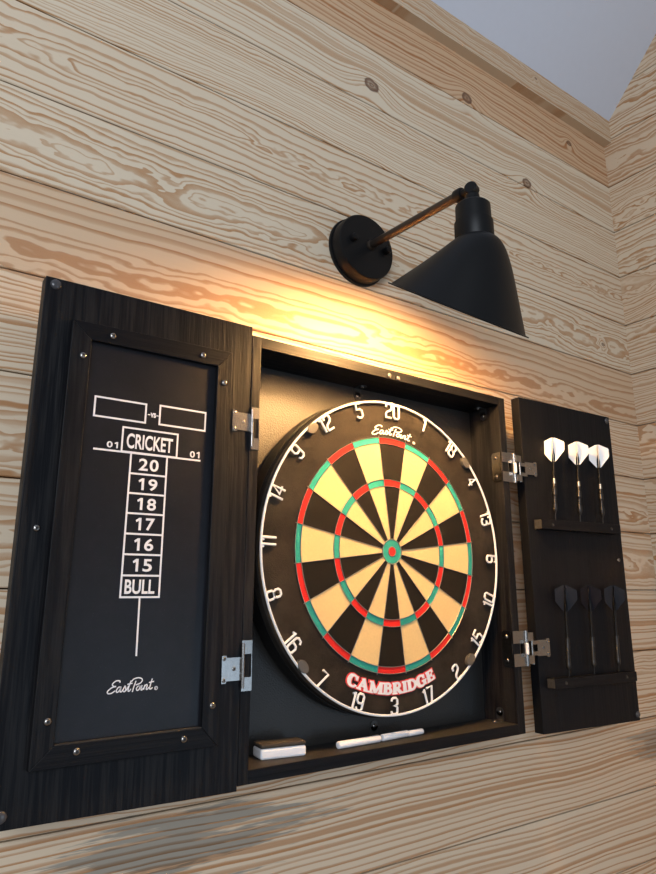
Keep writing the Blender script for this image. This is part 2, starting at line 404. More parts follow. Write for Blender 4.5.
def digits_into(B, s, x0, x1, z0, z1, y, bold=.02, lean=.016):
    gap = (x1-x0)*.09; cw = (x1-x0-gap*(len(s)-1))/len(s)
    for i, c in enumerate(s):
        a = x0+i*(cw+gap)
        if c == '1':
            h = z1-z0; st = cw*.27; xm = a+cw*.58; F = lambda u, v: (u+lean*v, y, z0+v)
            pts = [(xm-st/2, 0), (xm+st/2, 0), (xm+st/2, h), (xm-st*.42, h), (xm-cw*.48, h*.80), (xm-cw*.40, h*.645), (xm-st/2, h*.745)]
            B.add([F(*p) for p in pts], [(0, 1, 2, 6), (2, 3, 4, 6), (4, 5, 6)])
        else: text_into(B, c, a, a+cw, z0, z1, y, bold, lean)
def ribbon(B, pts, w, fn, mi=0):
    """flat stroke of width w (number or list) along 2D pts, mapped to 3D by fn; round joins"""
    n = len(pts); W = w if isinstance(w, (list, tuple)) else [w]*n
    L_, R_ = [], []
    for i, p in enumerate(pts):
        a = pts[max(i-1, 0)]; c = pts[min(i+1, n-1)]; tx, ty = c[0]-a[0], c[1]-a[1]; l = hypot(tx, ty) or 1
        nx, ny = -ty/l*W[i]/2, tx/l*W[i]/2
        L_.append(fn(p[0]+nx, p[1]+ny)); R_.append(fn(p[0]-nx, p[1]-ny))
    RK[0] = (RK[0]+1) % 14; vs = [(v[0], v[1]-RK[0]*2.5e-5, v[2]) for v in L_+R_]; B.add(vs, [(i, i+1, n+i+1, n+i) for i in range(n-1)], mi)
def line(B, x0, z0, x1, z1, w, y):
    ribbon(B, [(x0, z0), (x1, z1)], w, lambda a, c: (a, y, c))
def rect(B, x0, x1, z0, z1, w, y, lean=.016):
    l = lean*(z1-z0)
    for q in ([(x0-w/2, z0), (x1+w/2, z0)], [(x1, z0), (x1+l, z1)], [(x1+l+w/2, z1), (x0+l-w/2, z1)], [(x0+l, z1), (x0, z0)]): ribbon(B, q, w, lambda a, c: (a, y, c))
def spline(pts, k=6):
    out = []; P = [pts[0]]+list(pts)+[pts[-1]]
    for i in range(1, len(P)-2):
        for j in range(k):
            t = j/k; a, b_, c, d = P[i-1], P[i], P[i+1], P[i+2]
            out.append(tuple(.5*(2*b_[m]+(c[m]-a[m])*t+(2*a[m]-5*b_[m]+4*c[m]-d[m])*t*t+(-a[m]+3*b_[m]-3*c[m]+d[m])*t**3) for m in (0, 1)))
    out.append(tuple(pts[-1])); return out
SCRIPT = [[(1.15,.82),(1.12,.98),(.80,1.0),(.48,.78),(.56,.58),(.82,.54)], [(.82,.54),(.42,.46),(.06,.18),(.12,0),(.42,.0),(.75,.18)],
          [(1.28,.44),(1.05,.44),(.86,.16),(.96,.02),(1.15,.16),(1.30,.44),(1.22,.1),(1.34,.04),(1.52,.25)],
          [(1.52,.25),(1.66,.50),(1.74,.2),(1.62,.02),(1.48,.1)], [(1.70,.06),(1.85,.22),(2.0,.5)],
          [(2.20,.92),(2.0,.35),(1.96,.06),(2.07,.03),(2.22,.2)], [(1.86,.62),(2.34,.68)],
          [(2.66,.86),(2.48,.35),(2.36,-.08)], [(2.24,.82),(2.45,1.03),(2.92,1.10),(3.26,.92),(3.1,.64),(2.64,.50)],
          [(2.94,.42),(2.74,.22),(2.80,.02),(3.0,.10),(3.06,.36),(2.92,.43),(3.12,.34)], [(3.26,.44),(3.17,.08),(3.26,.02),(3.40,.2)],
          [(3.52,.44),(3.42,.02)], [(3.45,.22),(3.64,.44),(3.75,.38),(3.67,.08),(3.77,.02),(3.92,.2)],
          [(4.22,.92),(4.02,.25),(4.02,.03),(4.16,.05),(4.28,.15)], [(3.9,.60),(4.4,.66)]]
def script_logo(B, fn, w, mark=True):
    for st in SCRIPT: ribbon(B, spline(st), w, fn)
    if mark:
        c = [(4.62+.15*cos(t*pi/8), .06+.15*sin(t*pi/8)) for t in range(17)]; ribbon(B, c, w*.5, fn)
        ribbon(B, [(4.58, -.02), (4.58, .13), (4.66, .12), (4.66, .06), (4.58, .05), (4.67, -.02)], w*.4, fn)

B = BM(); yp = -.0229; w = .0021
rect(B, -.4522, -.3931, .1334, .1555, w, yp); rect(B, -.3759, -.3174, .1340, .1568, w, yp)
text_into(B, 'vs', -.3872, -.3804, .1408, .1466, yp, .03)
line(B, -.3905, .1437, -.3873, .1437, .0011, yp); line(B, -.3800, .1437, -.3772, .1437, .0011, yp)
rect(B, -.4187, -.3526, .0968, .1248, w, yp)
text_into(B, 'CRICKET', -.4135, -.3580, .1012, .1188, yp, .022)
line(B, -.4503, .0962, -.3216, .0965, w, yp)
digits_into(B, '01', -.4358, -.4212, .0994, .1066, yp, .022); digits_into(B, '01', -.3357, -.3213, .0992, .1070, yp, .022)
zs = [.0958, .0730, .0506, .0281, .0054, -.0172, -.0400, -.0632]
for i, s in enumerate(['20', '19', '18', '17', '16', '15', 'BULL']):
    z1, z0 = zs[i], zs[i+1]; xl, xh = -.4074-.0027*i/6, -.3644-.0016*i/6
    line(B, xl, z0, xh, z0, w, yp)
    c = (xl+xh)/2
    if s == 'BULL': text_into(B, s, -.4058, -.3716, z0+.0033, z1-.0043, yp, .024)
    else: digits_into(B, s, c-.0118, c+.0118, z0+.0043, z1-.0046, yp, .020)
line(B, -.4074, .0966, -.4101, -.0642, w, yp); line(B, -.3642, .0966, -.3660, -.0642, w, yp)
line(B, -.3882, -.0642, -.3884, -.1250, w*.95, yp)
script_logo(B, lambda a, c: (-.4180+a*.01165, yp, -.1610+c*.0118+a*.0002), .105)
o = obj('scoreboard_print', B, M_PRINT, dl); o['label'] = 'white cricket scoreboard lettering'

# ---- hinges
def plate(pts, y0, y1): 
    B = BM(); B.prism([(x, y0, z) for x, z in pts], [(x, y1, z) for x, z in pts]); return B
def hinge_left(xa, xb, zc, h, zb0, zb1, xi):
    """door leaf xa..xb, box leaf xb..xi with a window, knuckle between"""
    e = .0055
    B = BM(); r = [(xa, zc+h+.0025), (xa+e, zc+h+.0025), (xa+e+.001, zc+h), (xb, zc+h), (xb, zc-h), (xa+e+.001, zc-h), (xa+e, zc-h-.0025), (xa, zc-h-.0025)]
    B.prism([(x, YD-.0016, z) for x, z in r], [(x, YD, z) for x, z in r])
    t = (zb1-zb0)*.27; y = YF
    for q in ([(xb, zb1), (xi, zb1), (xi, zb1-t), (xb, zb1-t)], [(xb, zb0+t), (xi, zb0+t), (xi, zb0), (xb, zb0)], [(xb, zb1-t), (xb+.0028, zb1-t), (xb+.0028, zb0+t), (xb, zb0+t)], [(xi-.001, zb1-t), (xi, zb1-t), (xi, zb0+t), (xi-.001, zb0+t)]):
        B.prism([(x, y-.0014, z) for x, z in q], [(x, y, z) for x, z in q])
    for k in range(3):
        z0 = zb0+.003+(zb1-zb0-.006)*k/3; B.tube([(xb+.0008, y-.0022, z0+.0005), (xb+.0008, y-.0022, z0+(zb1-zb0-.006)/3-.0005)], .0023, 10)
    o = obj('hinge', B, M_STEEL, cab)
    for x, z in ((xa+.003, zc+h-.001), (xa+.003, zc-h+.001), ((xa+xb)/2+.003, zc)):
        S = BM(); S.screw((x, YD-.0016, z), (0, -1, 0), .0024, .0008); obj('screw', S, [M_STEEL, M_RECESS], o)
hinge_left(-.2794, -.2530, .1535, .0115, .1190, .1745, -.2412)
hinge_left(-.2848, -.2590, -.1458, .0130, -.1712, -.1140, -.2452)
# right door plane
RD_N = Vector((-.02, -.2467, 0)).normalized()
def rd(u, off, z): return Vector((.2897+.2467*u, -.02-.02*u, z)) + RD_N*off
def hinge_right(za, zb, zd0, zd1):
    B = BM(); xi = .2318; zm = (za+zb)/2; h = (zb-za)/2
    # leaf on the inner face of the side panel
    q = [(-.0205, zb), (-.004, zb), (-.0012, zb-.004), (-.0012, za+.004), (-.004, za), (-.0205, za)]
    B.prism([(xi-.0014, y, z) for y, z in q], [(xi+.0002, y, z) for y, z in q])
    # two ears bent round the front edge, reaching to the pin
    for z0, z1 in ((zm+.008, zb), (za, zm-.008)):
        B.box(xi-.0014, .262, YF-.0016, YF-.0002, z0, z1)
        B.tube([(.262, YF-.001, z0), (.262, YF-.001, z1)], .0034, 12)
        B.tube([(.275, YF-.002, z0+.002), (.275, YF-.002, z1-.003)], .0032, 12)
        B.box(.262, .275, YF-.006, YF-.0048, z0+.003, z1-.003)
    B.tube([(.262, YF-.001, za+.002), (.262, YF-.001, zb-.002)], .0018, 10)
    B.tube([(.275, YF-.002, zm-.017), (.275, YF-.002, zm+.017)], .0020, 10)
    B.box(.252, .2545, YF-.006, YF+.002, zm-.013, zm+.013)
    # link and leaf on the door
    for z0, z1 in ((zm+.005, zm+.011), (zm-.012, zm-.006)): B.box(.275, .2925, YF-.0035, YF-.0015, z0, z1)
    e = .028; pts = [(.004, zd0+.002), (.004, zd1-.002), (.09, zd1-.002), (.094, zd1), (.118, zd1), (.122, zd1-.004), (.122, zd0+.004), (.118, zd0), (.094, zd0), (.09, zd0+.002)]
    B.prism([rd(u, .0032, z) for u, z in pts], [rd(u, .0, z) for u, z in pts])
    o = obj('hinge', B, M_STEEL, cab)
    S = BM(); S.box(.2555, .2605, YF-.0085, YF-.004, zm-.0095, zm+.0085); c = obj('roller_clip', S, M_FOAM, o, bevel=.0015); c['label'] = 'pale plastic clip'
    for u, z in ((.105, zd1-.005), (.105, zd0+.005), (.06, (zd0+zd1)/2)):
        S = BM(); S.screw(rd(u, .0032, z), RD_N, .0027, .001); obj('screw', S, [M_STEEL, M_RECESS], o)
    for z in (zb-.009, za+.009):
        S = BM(); S.screw((xi-.0014, -.0095, z), (-1, 0, 0), .0034, .0016); obj('screw', S, [M_STEEL, M_RECESS], o)
hinge_right(.1230, .1730, .1385, .1640)
hinge_right(-.1735, -.1190, -.1620, -.1328)

# ---- right door with the dart racks
B = BM(); T = .0185
def rds(u, off, z): return rd(u+.018*(.28-z)/.56, off, z)
B.hexa([rds(0, 0, -.2804), rds(1, 0, -.2812), rds(1, -T, -.2812), rds(0, -T, -.2804)], [rds(0, 0, .2800), rds(1, 0, .2752), rds(1, -T, .2752), rds(0, -T, .2800)])
dr = obj('cabinet_door', B, M_DOORDARK, cab, bevel=.0008); dr['label'] = 'right door carrying two dart racks'
def rack(u0, u1, z0, z1, holes, zh):
    B = BM(); D = .0175
    B.hexa([rd(u0, 0, z0), rd(u1, 0, z0-.0005), rd(u1, D, z0-.0005), rd(u0, D, z0)], [rd(u0, 0, z1), rd(u1, 0, z1), rd(u1, D, z1), rd(u0, D, z1)])
    o = obj('dart_rack', B, M_HORIZ, dr, bevel=.0006)
    for u in holes:
        S = BM(); S.lathe([(.0030, 0), (.0030, .0004)], rd(u, D-.0001, zh), RD_N, 16, 0); S.lathe([(.0016, 0), (.0014, .0006)], rd(u+.006, D+.0002, zh-.001), RD_N, 10, 1)
        obj('screw_hole', S, [M_RECESS, M_STEELDARK], o)
    S = BM(); S.prism([rd(u0-.0008, .001, z0+.0008), rd(u0-.0008, .001, z1-.0008), rd(u0-.0008, D-.001, z1-.0008), rd(u0-.0008, D-.001, z0+.0008)], [rd(u0+.002, .001, z0+.0008), rd(u0+.002, .001, z1-.0008), rd(u0+.002, D-.001, z1-.0008), rd(u0+.002, D-.001, z0+.0008)])
    e = obj('rack_end', S, M_EDGE, o); e['label'] = 'bare sawn wood end'
rack(.068, .912, .0465, .0632, (.176, .806), .0543)
rack(.084, .932, -.2112, -.1955, (.186, .817), -.2030)
for u, z in ((.967, .2667), (.995, -.2705)):
    B = BM(); B.dome(rd(u, 0, z), RD_N, .0058, .003); obj('rubber_bumper', B, M_RUBBER, dr)
B = BM(); B.screw(rd(.949, 0, -.0003), RD_N, .0038, .002); obj('catch_screw', B, [M_STEEL, M_RECESS], dr)

# ------------------------------------------------------------------ darts
def make_dart(name, white):
    t = thing(name, '', 'dart', (0, 0, 0))
    up = (0, 0, 1)
    def part(n, B, m): 
        o = obj(n, B, m, t, local=True); return o
    # local z: 0 = point of the needle (inside the rack), up to flight top at .155
    B = BM(); B.lathe([(.0003, 0), (.0011, .004), (.0011, .0235), (.0018, .025)], (0, 0, 0), up, 10); part('needle', B, M_TIP)
    B = BM()
    if white:
        pr = [(.0016, .023), (.0038, .029), (.0042, .030), (.0042, .040), (.0032, .041), (.0028, .045), (.0028, .053), (.0034, .055), (.0042, .056), (.0042, .066), (.0034, .067), (.0032, .0755)]
    else:
        pr = [(.0016, .022), (.0038, .026), (.0040, .028), (.0040, .033), (.0036, .034), (.0036, .036), (.0040, .0365)]
        for k in range(9): pr += [(.0040, .037+.0022*k), (.0034, .0380+.0022*k), (.0034, .0385+.0022*k), (.0040, .0389+.0022*k)]
        pr += [(.0040, .058), (.0034, .062), (.0034, .072)]
    B.lathe(pr, (0, 0, 0), up, 16); part('barrel', B, M_BARREL if white else M_BBARREL)
    if white:
        B = BM(); B.lathe([(.0029, .0755), (.0031, .077), (.0026, .085)], (0, 0, 0), up, 14); c = part('collar', B, M_BRASS); c['label'] = 'bright metal collar'
    s0 = .083 if white else .071
    B = BM(); B.lathe([(.0026, s0), (.0022, s0+.02), (.0026, .112), (.0032, .120), (.0030, .128), (.0006, .140)], (0, 0, 0), up, 12); part('shaft', B, M_SHAFT)
    B = BM(); h = .00035
    prof = [(.0005, .114), (.0045, .1165), (.0180, .1335), (.0195, .1365), (.0195, .1490), (.0185, .1515), (.0035, .1590), (.0005, .1590)]
    for k in range(4):
        d = Vector((cos(k*pi/2), sin(k*pi/2), 0)); nrm = Vector((-d.y, d.x, 0))*h
        B.prism([d*r+Vector((0, 0, z))+nrm for r, z in prof], [d*r+Vector((0, 0, z))-nrm for r, z in prof])
    part('flight', B, M_WFLIGHT if white else M_BFLIGHT)
    return t
def copy_thing(o):
    c = o.copy(); C.objects.link(c)
    for ch in list(o.children):
        d = ch.copy(); C.objects.link(d); d.parent = c
    return c
def place_dart(o, ub, zb, ut, zt, label, group, spin):
    off = .0105
    p0 = rd(ub, off, zb); p1 = rd(ut, off+.001, zt); d = (p1-p0).normalized()
    q = Vector((0, 0, 1)).rotation_difference(d) @ Matrix.Rotation(spin, 4, 'Z').to_quaternion()
    o.rotation_mode = 'QUATERNION'; o.rotation_quaternion = q; o.location = p0
    o['_o'] = list(p0); o['label'] = label; o['category'] = 'dart'; o['group'] = group
zt1, zt2 = .0632, -.1955
wd = make_dart('dart', True)
place_dart(wd, .237, zt1-.011, .272, .2124, 'white flight dart nearest the hinge on the upper rack of the right door', 'white flight darts on the upper rack', radians(33))
o = copy_thing(wd); place_dart(o, .497, zt1-.011, .532, .2104, 'white flight dart in the middle of the three on the upper rack', 'white flight darts on the upper rack', radians(35))
o = copy_thing(wd); place_dart(o, .750, zt1-.011, .762, .2073, 'white flight dart on the upper rack farthest from the hinge', 'white flight darts on the upper rack', radians(38))
bd = make_dart('dart', False)
place_dart(bd, .251, zt2-.0105, .274, -.0470, 'black flight dart nearest the hinge on the lower rack of the right door', 'black flight darts on the lower rack', radians(40))
o = copy_thing(bd); place_dart(o, .507, zt2-.0105, .526, -.0478, 'black flight dart in the middle of the three on the lower rack', 'black flight darts on the lower rack', radians(30))
o = copy_thing(bd); place_dart(o, .772, zt2-.0105, .791, -.0470, 'black flight dart on the lower rack farthest from the hinge', 'black flight darts on the lower rack', radians(36))

# ------------------------------------------------------------------ dartboard
db = thing('dartboard', 'round sisal dartboard in red, green, cream and black, hung inside the open cabinet', 'dartboard', (0, .038, -.2285))
ROT = radians(2.06)
def pol(r, a, y): return (r*sin(a), y, r*cos(a))
B = BM(); B.lathe([(.1715, -.0002), (.2255, 0), (.2280, -.0025), (.2285, -.013)], (0, 0, 0), (0, -1, 0), 128, caps=False)
B.add([], [])
B2 = BM(); B2.lathe([(.1700, .0), (.2262, .0), (.2282, .0018), (.2286, .012), (.2270, .0125)], (0, 0, 0), (0, 1, 0), 128, caps=False); obj('board_rim', B2, M_FIBRE, db)
B = BM(); B.lathe([(.2265, .0118), (.2294, .0118), (.2294, .0372), (.2260, .038), (.03, .038)], (0, 0, 0), (0, 1, 0), 128, caps=True); obj('steel_band', B, M_BAND, db)
B = BM(); B.lathe([(.035, .0375), (.035, .0405), (.012, .0405), (.012, .045)], (0, 0, 0), (0, 1, 0), 32); obj('wall_bracket', B, M_STEELDARK, db)
B = BM()
RI = [.018, .0965, .1065, .1610, .1702]
for s in range(20):
    a0 = radians(18*s-9)+ROT; odd = s % 2
    for k in range(4):
        mi = ((0, 1) if odd == 0 else (2, 3))[k % 2]
        n = 6; vs = []
        for j in range(n+1):
            a = a0+radians(18)*j/n; vs += [pol(RI[k], a, -.0004), pol(RI[k+1], a, -.0004)]
        B.add(vs, [(2*j, 2*j+1, 2*j+3, 2*j+2) for j in range(n)], mi)
n = 160; B.loft([[pol(.1702, 2*pi*k/n, -.0004) for k in range(n)], [pol(.1702, 2*pi*k/n, .011) for k in range(n)]], caps=False, mi=0)
obj('playing_face', B, [M_BLACKSEG, M_RED, M_CREAM, M_GREEN], db)
B = BM(); B.lathe([(.0180, -.002), (.0180, .0008), (.0070, .0008)], (0, 0, 0), (0, -1, 0), 40, 0)
B.lathe([(.0068, 0), (.0068, .0012)], (0, 0, 0), (0, -1, 0), 24, 1)
obj('bullseye', B, [M_GREEN, M_RED], db)
B = BM()
for r in (.0070, .0180, .0965, .1065, .1610, .1702):
    m = 100 if r > .05 else 32
    B.tube([pol(r, 2*pi*k/m, -.0010) for k in range(m)], .00055 if r > .02 else .0008, 6, closed=True)
for s in range(20):
    a = radians(18*s+9)+ROT; B.tube([pol(.018, a, -.0010), pol(.1725, a, -.0010)], .0005, 6)
obj('wire_spider', B, M_WIRE, db)
RR = .2243
B = BM(); B.tube([pol(RR, 2*pi*k/140, -.004) for k in range(140)], .00175, 8, closed=True); obj('number_ring', B, M_NUM, db)
def rr(x0, y0, x1, y1, c=.12):
    return [(x0+c, y0), (x1-c, y0), (x1, y0+c), (x1, y1-c), (x1-c, y1), (x0+c, y1), (x0, y1-c), (x0, y0+c), (x0+c, y0)]
W_ = .50
DIG = {'0': [rr(0, 0, W_, 1)], '1': [[(.14, .86), (.32, 1), (.32, 0)]],
       '2': [[(0, .76), (.02, .92), (.14, 1), (.38, 1), (.5, .9), (.5, .66), (.40, .54), (.10, .40), (0, .26), (0, 0), (.5, 0)]],
       '3': [[(0, .80), (.02, .92), (.14, 1), (.38, 1), (.5, .88), (.5, .62), (.38, .52), (.2, .52), (.38, .52), (.5, .42), (.5, .12), (.38, 0), (.14, 0), (.02, .08), (0, .2)]],
       '4': [[(.36, 0), (.36, 1), (0, .30), (.52, .30)]], '5': [[(.48, 1), (.04, 1), (.02, .58), (.36, .60), (.5, .48), (.5, .12), (.38, 0), (.12, 0), (0, .12)]],
       '6': [[(.48, .84), (.38, 1), (.12, 1), (0, .88), (0, .12), (.12, 0), (.38, 0), (.5, .12), (.5, .44), (.38, .56), (.12, .56), (0, .44)]],
       '7': [[(0, 1), (.5, 1), (.20, 0)]], '8': [rr(.02, .52, .48, 1), rr(0, 0, .5, .52)],
       '9': [[(.02, .16), (.12, 0), (.38, 0), (.5, .12), (.5, .88), (.38, 1), (.12, 1), (0, .88), (0, .56), (.12, .44), (.38, .44), (.5, .56)]]}
ORDER = [20, 1, 18, 4, 13, 6, 10, 15, 2, 17, 3, 19, 7, 16, 8, 11, 14, 9, 12, 5]
H = .0212
for s, num in enumerate(ORDER):
    ang = radians(18*s)+ROT*.7; inward = 99 < 18*s < 261
    rad = Vector((sin(ang), 0, cos(ang))); tan = Vector((cos(ang), 0, -sin(ang)))
    up, rt = (-rad, -tan) if inward else (rad, tan)
    base = rad*(RR-.0012 if inward else RR-.0012-H)
    B = BM(); st = str(num); wt = sum({'1': .42}.get(c, .72) for c in st)-.22; x = -wt/2
    for c in st:
        off = -.14 if c == '1' else 0
        for path in DIG[c]:
            P = [base+rt*((x+off+px)*H)+up*(py*H)+Vector((0, -.0038, 0)) for px, py in path]
            cl = path[0] == path[-1]
            B.tube(P[:-1] if cl else P, .0017, 6, closed=cl)
        x += .42 if c == '1' else .72
    obj('number', B, M_NUM, db)
for a in (-41.2, 47.2, -133.4, 136.5):
    a = radians(a); rad = Vector((sin(a), 0, cos(a))); tan = Vector((cos(a), 0, -sin(a)))
    B = BM(); pts = [rad*(.2195+.0085*sin(t*pi/10)*.8)+tan*(.0102*cos(t*pi/10)) for t in range(20)]
    B.prism([p+Vector((0, -.0068, 0)) for p in pts], [p+Vector((0, .0, 0)) for p in pts]); o = obj('ring_clip', B, M_CLIP, db, bevel=.001)
# arched maker's name at the foot and script at the head
A_C = [(.56, .74), (.50, .93), (.32, 1.0), (.14, .88), (.06, .5), (.14, .12), (.34, 0), (.50, .06), (.60, .24)]
GL = {'C': (.66, [(spline(A_C, 4), 'c'), ([(.575, .98), (.575, .68)], .07)]),
      'A': (.78, [([(.36, .98), (.12, .03)], .08), ([(.34, 1.0), (.64, .03)], .17), ([(.20, .34), (.50, .34)], .08), ([(.0, .03), (.24, .03)], .07), ([(.50, .03), (.78, .03)], .07)]),
      'M': (.98, [([(.14, .97), (.14, .03)], .08), ([(.14, .98), (.47, .06)], .17), ([(.47, .06), (.80, .98)], .08), ([(.82, .97), (.82, .03)], .17), ([(0, .97), (.20, .97)], .07), ([(.76, .97), (.98, .97)], .07), ([(.02, .03), (.26, .03)], .07), ([(.70, .03), (.96, .03)], .07)]),
      'B': (.64, [([(.16, .97), (.16, .03)], .17), ([(.03, .97), (.30, .97)], .07), ([(.03, .03), (.30, .03)], .07), (spline([(.2, .96), (.40, .95), (.50, .76), (.40, .56), (.2, .53)], 4), .11), (spline([(.2, .53), (.44, .52), (.56, .28), (.44, .06), (.2, .04)], 4), .13)]),
      'R': (.70, [([(.16, .97), (.16, .03)], .17), ([(.03, .97), (.30, .97)], .07), ([(.03, .03), (.30, .03)], .07), (spline([(.2, .96), (.42, .95), (.53, .74), (.42, .52), (.2, .50)], 4), .12), ([(.30, .50), (.60, .03)], .17), ([(.54, .03), (.72, .03)], .07)]),
      'I': (.34, [([(.17, .97), (.17, .03)], .17), ([(.03, .97), (.31, .97)], .07), ([(.03, .03), (.31, .03)], .07)]),
      'D': (.72, [([(.16, .97), (.16, .03)], .17), ([(.03, .97), (.30, .97)], .07), ([(.03, .03), (.30, .03)], .07), (spline([(.2, .96), (.44, .92), (.60, .68), (.62, .5), (.60, .32), (.44, .08), (.2, .04)], 4), .13)]),
      'G': (.74, [(spline(A_C[:-1]+[(.58, .10)], 4), 'c'), ([(.575, .98), (.575, .68)], .07), ([(.58, .44), (.58, .04)], .16), ([(.42, .44), (.72, .44)], .07)]),
      'E': (.62, [([(.16, .97), (.16, .03)], .17), ([(.03, .965), (.54, .965)], .08), ([(.2, .50), (.42, .50)], .07), ([(.03, .035), (.56, .035)], .08), ([(.53, .98), (.53, .72)], .06), ([(.42, .62), (.42, .38)], .05), ([(.56, .02), (.56, .30)], .06)])}
def arched(B, word, r_top, h, a_mid, a_span, y, grow=0, mi=0):
    tot = sum(GL[c][0] for c in word)+.05*(len(word)-1); x = 0
    for c in word:
        for path, w in GL[c][1]:
            fn = lambda px, py, x=x: pol(r_top+h*(1-py), a_mid-a_span*((x+px)/tot-.5), y)
            if w == 'c':
                n = len(path); w = [.07+.12*sin(pi*min(1, max(0, (i/(n-1))*1.0)))**2 for i in range(n)]
            ww = [q+grow for q in w] if isinstance(w, list) else w+grow
            p = list(path)
            if grow and len(p) == 2:
                dx, dy = p[1][0]-p[0][0], p[1][1]-p[0][1]; l = hypot(dx, dy); e = grow*.5/l
                p = [(p[0][0]-dx*e, p[0][1]-dy*e), (p[1][0]+dx*e, p[1][1]+dy*e)]
            if len(p) == 2: p = [(p[0][0]+(p[1][0]-p[0][0])*t/3, p[0][1]+(p[1][1]-p[0][1])*t/3) for t in range(4)]
            ribbon(B, p, ww, fn, mi)
        x += GL[c][0]+.05
B = BM(); arched(B, 'CAMBRIDGE', .1825, .0142, radians(181.5), radians(49), -.0014, .10, 0)
arched(B, 'CAMBRIDGE', .1825, .0142, radians(181.5), radians(49), -.0006, .27, 1)
o = obj('board_name', B, [M_PRINT, M_REDINK], db); o['label'] = 'white serif name with red outline'
B = BM(); ea = lambda a, c: pol(.1755+c*.0135, radians(-11.2+a*5.85)+0, -.0009)
script_logo(B, ea, .125, False)
c = [(4.75+.10*cos(t*pi/6), .1+.10*sin(t*pi/6)) for t in range(13)]; ribbon(B, c, .12, ea)
o = obj('maker_script', B, M_NUM, db); o['label'] = 'white handwritten script'

# ------------------------------------------------------------------ things on the cabinet floor
ZB = -.2580
er = thing('chalk_eraser', 'white block eraser with a dark felt pad lying on the cabinet floor', 'eraser', (-.183, .018, ZB))
def eraser_quad(z, g=0):
    c = Vector((-.1795, .0175, z)); R_ = Matrix.Rotation(radians(-10), 3, 'Z'); return [c+R_ @ Vector((sx*(.0305+g), sy*(.0150+g), 0)) for sx, sy in ((-1, -1), (1, -1), (1, 1), (-1, 1))]
B = BM(); B.hexa(eraser_quad(ZB), eraser_quad(ZB+.0128)); obj('eraser_block', B, M_FOAM, er, bevel=.003, segs=3)
B = BM(); B.hexa(eraser_quad(ZB+.0128, .0003), eraser_quad(ZB+.0180, -.0004)); obj('felt_pad', B, M_FELT, er, bevel=.0022, segs=3)
def chalk(p0, p1, r, label):
    p0 = Vector(p0); p1 = Vector(p1); p0.z = p1.z = ZB+r; d = (p1-p0)
    B = BM(); l = d.length; B.lathe([(r*.55, 0), (r*.92, .0006), (r, .0016), (r, l-.0012), (r*.9, l-.0004), (r*.6, l)], p0, d, 20)
    o = obj('chalk_stick', B, M_CHALK, None, loc=tuple((p0+p1)/2-Vector((0, 0, r))))
    tag(o, label, 'chalk', 'chalk sticks on the cabinet floor')
chalk((-.0985, .004, 0), (-.0260, .005, 0), .0047, 'longest white chalk stick, lying nearest the eraser on the cabinet floor')
chalk((-.0205, .007, 0), (.0300, .010, 0), .0046, 'middle white chalk stick of three lying in a row below the dartboard')
chalk((.0308, .010, 0), (.0600, .011, 0), .0040, 'short thin chalk piece at the right end of the row of chalk')

# ------------------------------------------------------------------ wall lamp
lx = -.010
lp = thing('wall_lamp', 'matte black swing arm barn lamp fixed on the plank wall above the dartboard cabinet', 'lamp', (lx, .055, .497))
cx, cz_ = -.0125, .498
B = BM(); B.lathe([(.0590, 0), (.0595, .002), (.0590, .0045), (.0565, .0050), (.030, .005)], (cx, YW, cz_), (0, -1, 0), 64); obj('wall_plate', B, M_LAMP, lp)
B = BM(); B.lathe([(.0545, .004), (.0562, .006), (.0565, .0255), (.0550, .0278), (.0, .0282)], (cx, YW, cz_), (0, -1, 0), 64, caps=False); obj('canopy', B, M_LAMP, lp)
for x, z in ((-.0435, .5055), (.0265, .5035)):
    B = BM(); B.lathe([(.0062, 0), (.0062, .008), (.0052, .0098), (.002, .0102)], (x-.0, .0272, z-.002), (0, -1, 0), 20); obj('canopy_screw', B, M_LAMP, lp)
arm0 = Vector((-.006, .0275, .502)); arm1 = Vector((-.0105, -.170, .4895))
B = BM(); B.tube([arm0, arm0.lerp(arm1, .5), arm1], .0068, 20); d = (arm1-arm0).normalized()
B.lathe([(.0085, 0), (.0085, .004), (.007, .006)], arm0, d, 24); obj('arm', B, M_ARM, lp)
hx, hy = -.010, -.1985
B = BM()
B.lathe([(.0085, 0), (.0095, .002), (.0095, .011), (.0085, .0135)], arm1-d*.001, d, 24)
B.tube([arm1+d*.010, Vector((hx, hy+.004, .487))], .0058, 14)
B.lathe([(.0075, -.0075), (.0092, -.006), (.0092, .006), (.0075, .0075)], (hx, hy, .4870), (1, .4, 0), 28)
B.lathe([(.0115, -.006), (.0118, 0), (.0100, .016)], (hx, hy, .4610), (0, 0, 1), 24)
obj('swivel_joint', B, M_LAMP, lp)
B = BM(); B.lathe([(.0, .0005), (.0215, .0), (.0240, -.0025), (.0245, -.0265), (.0265, -.0275), (.0268, -.054), (.0255, -.0565)], (hx, hy, .4625), (0, 0, 1), 48, caps=False); obj('socket_cap', B, M_LAMP, lp)
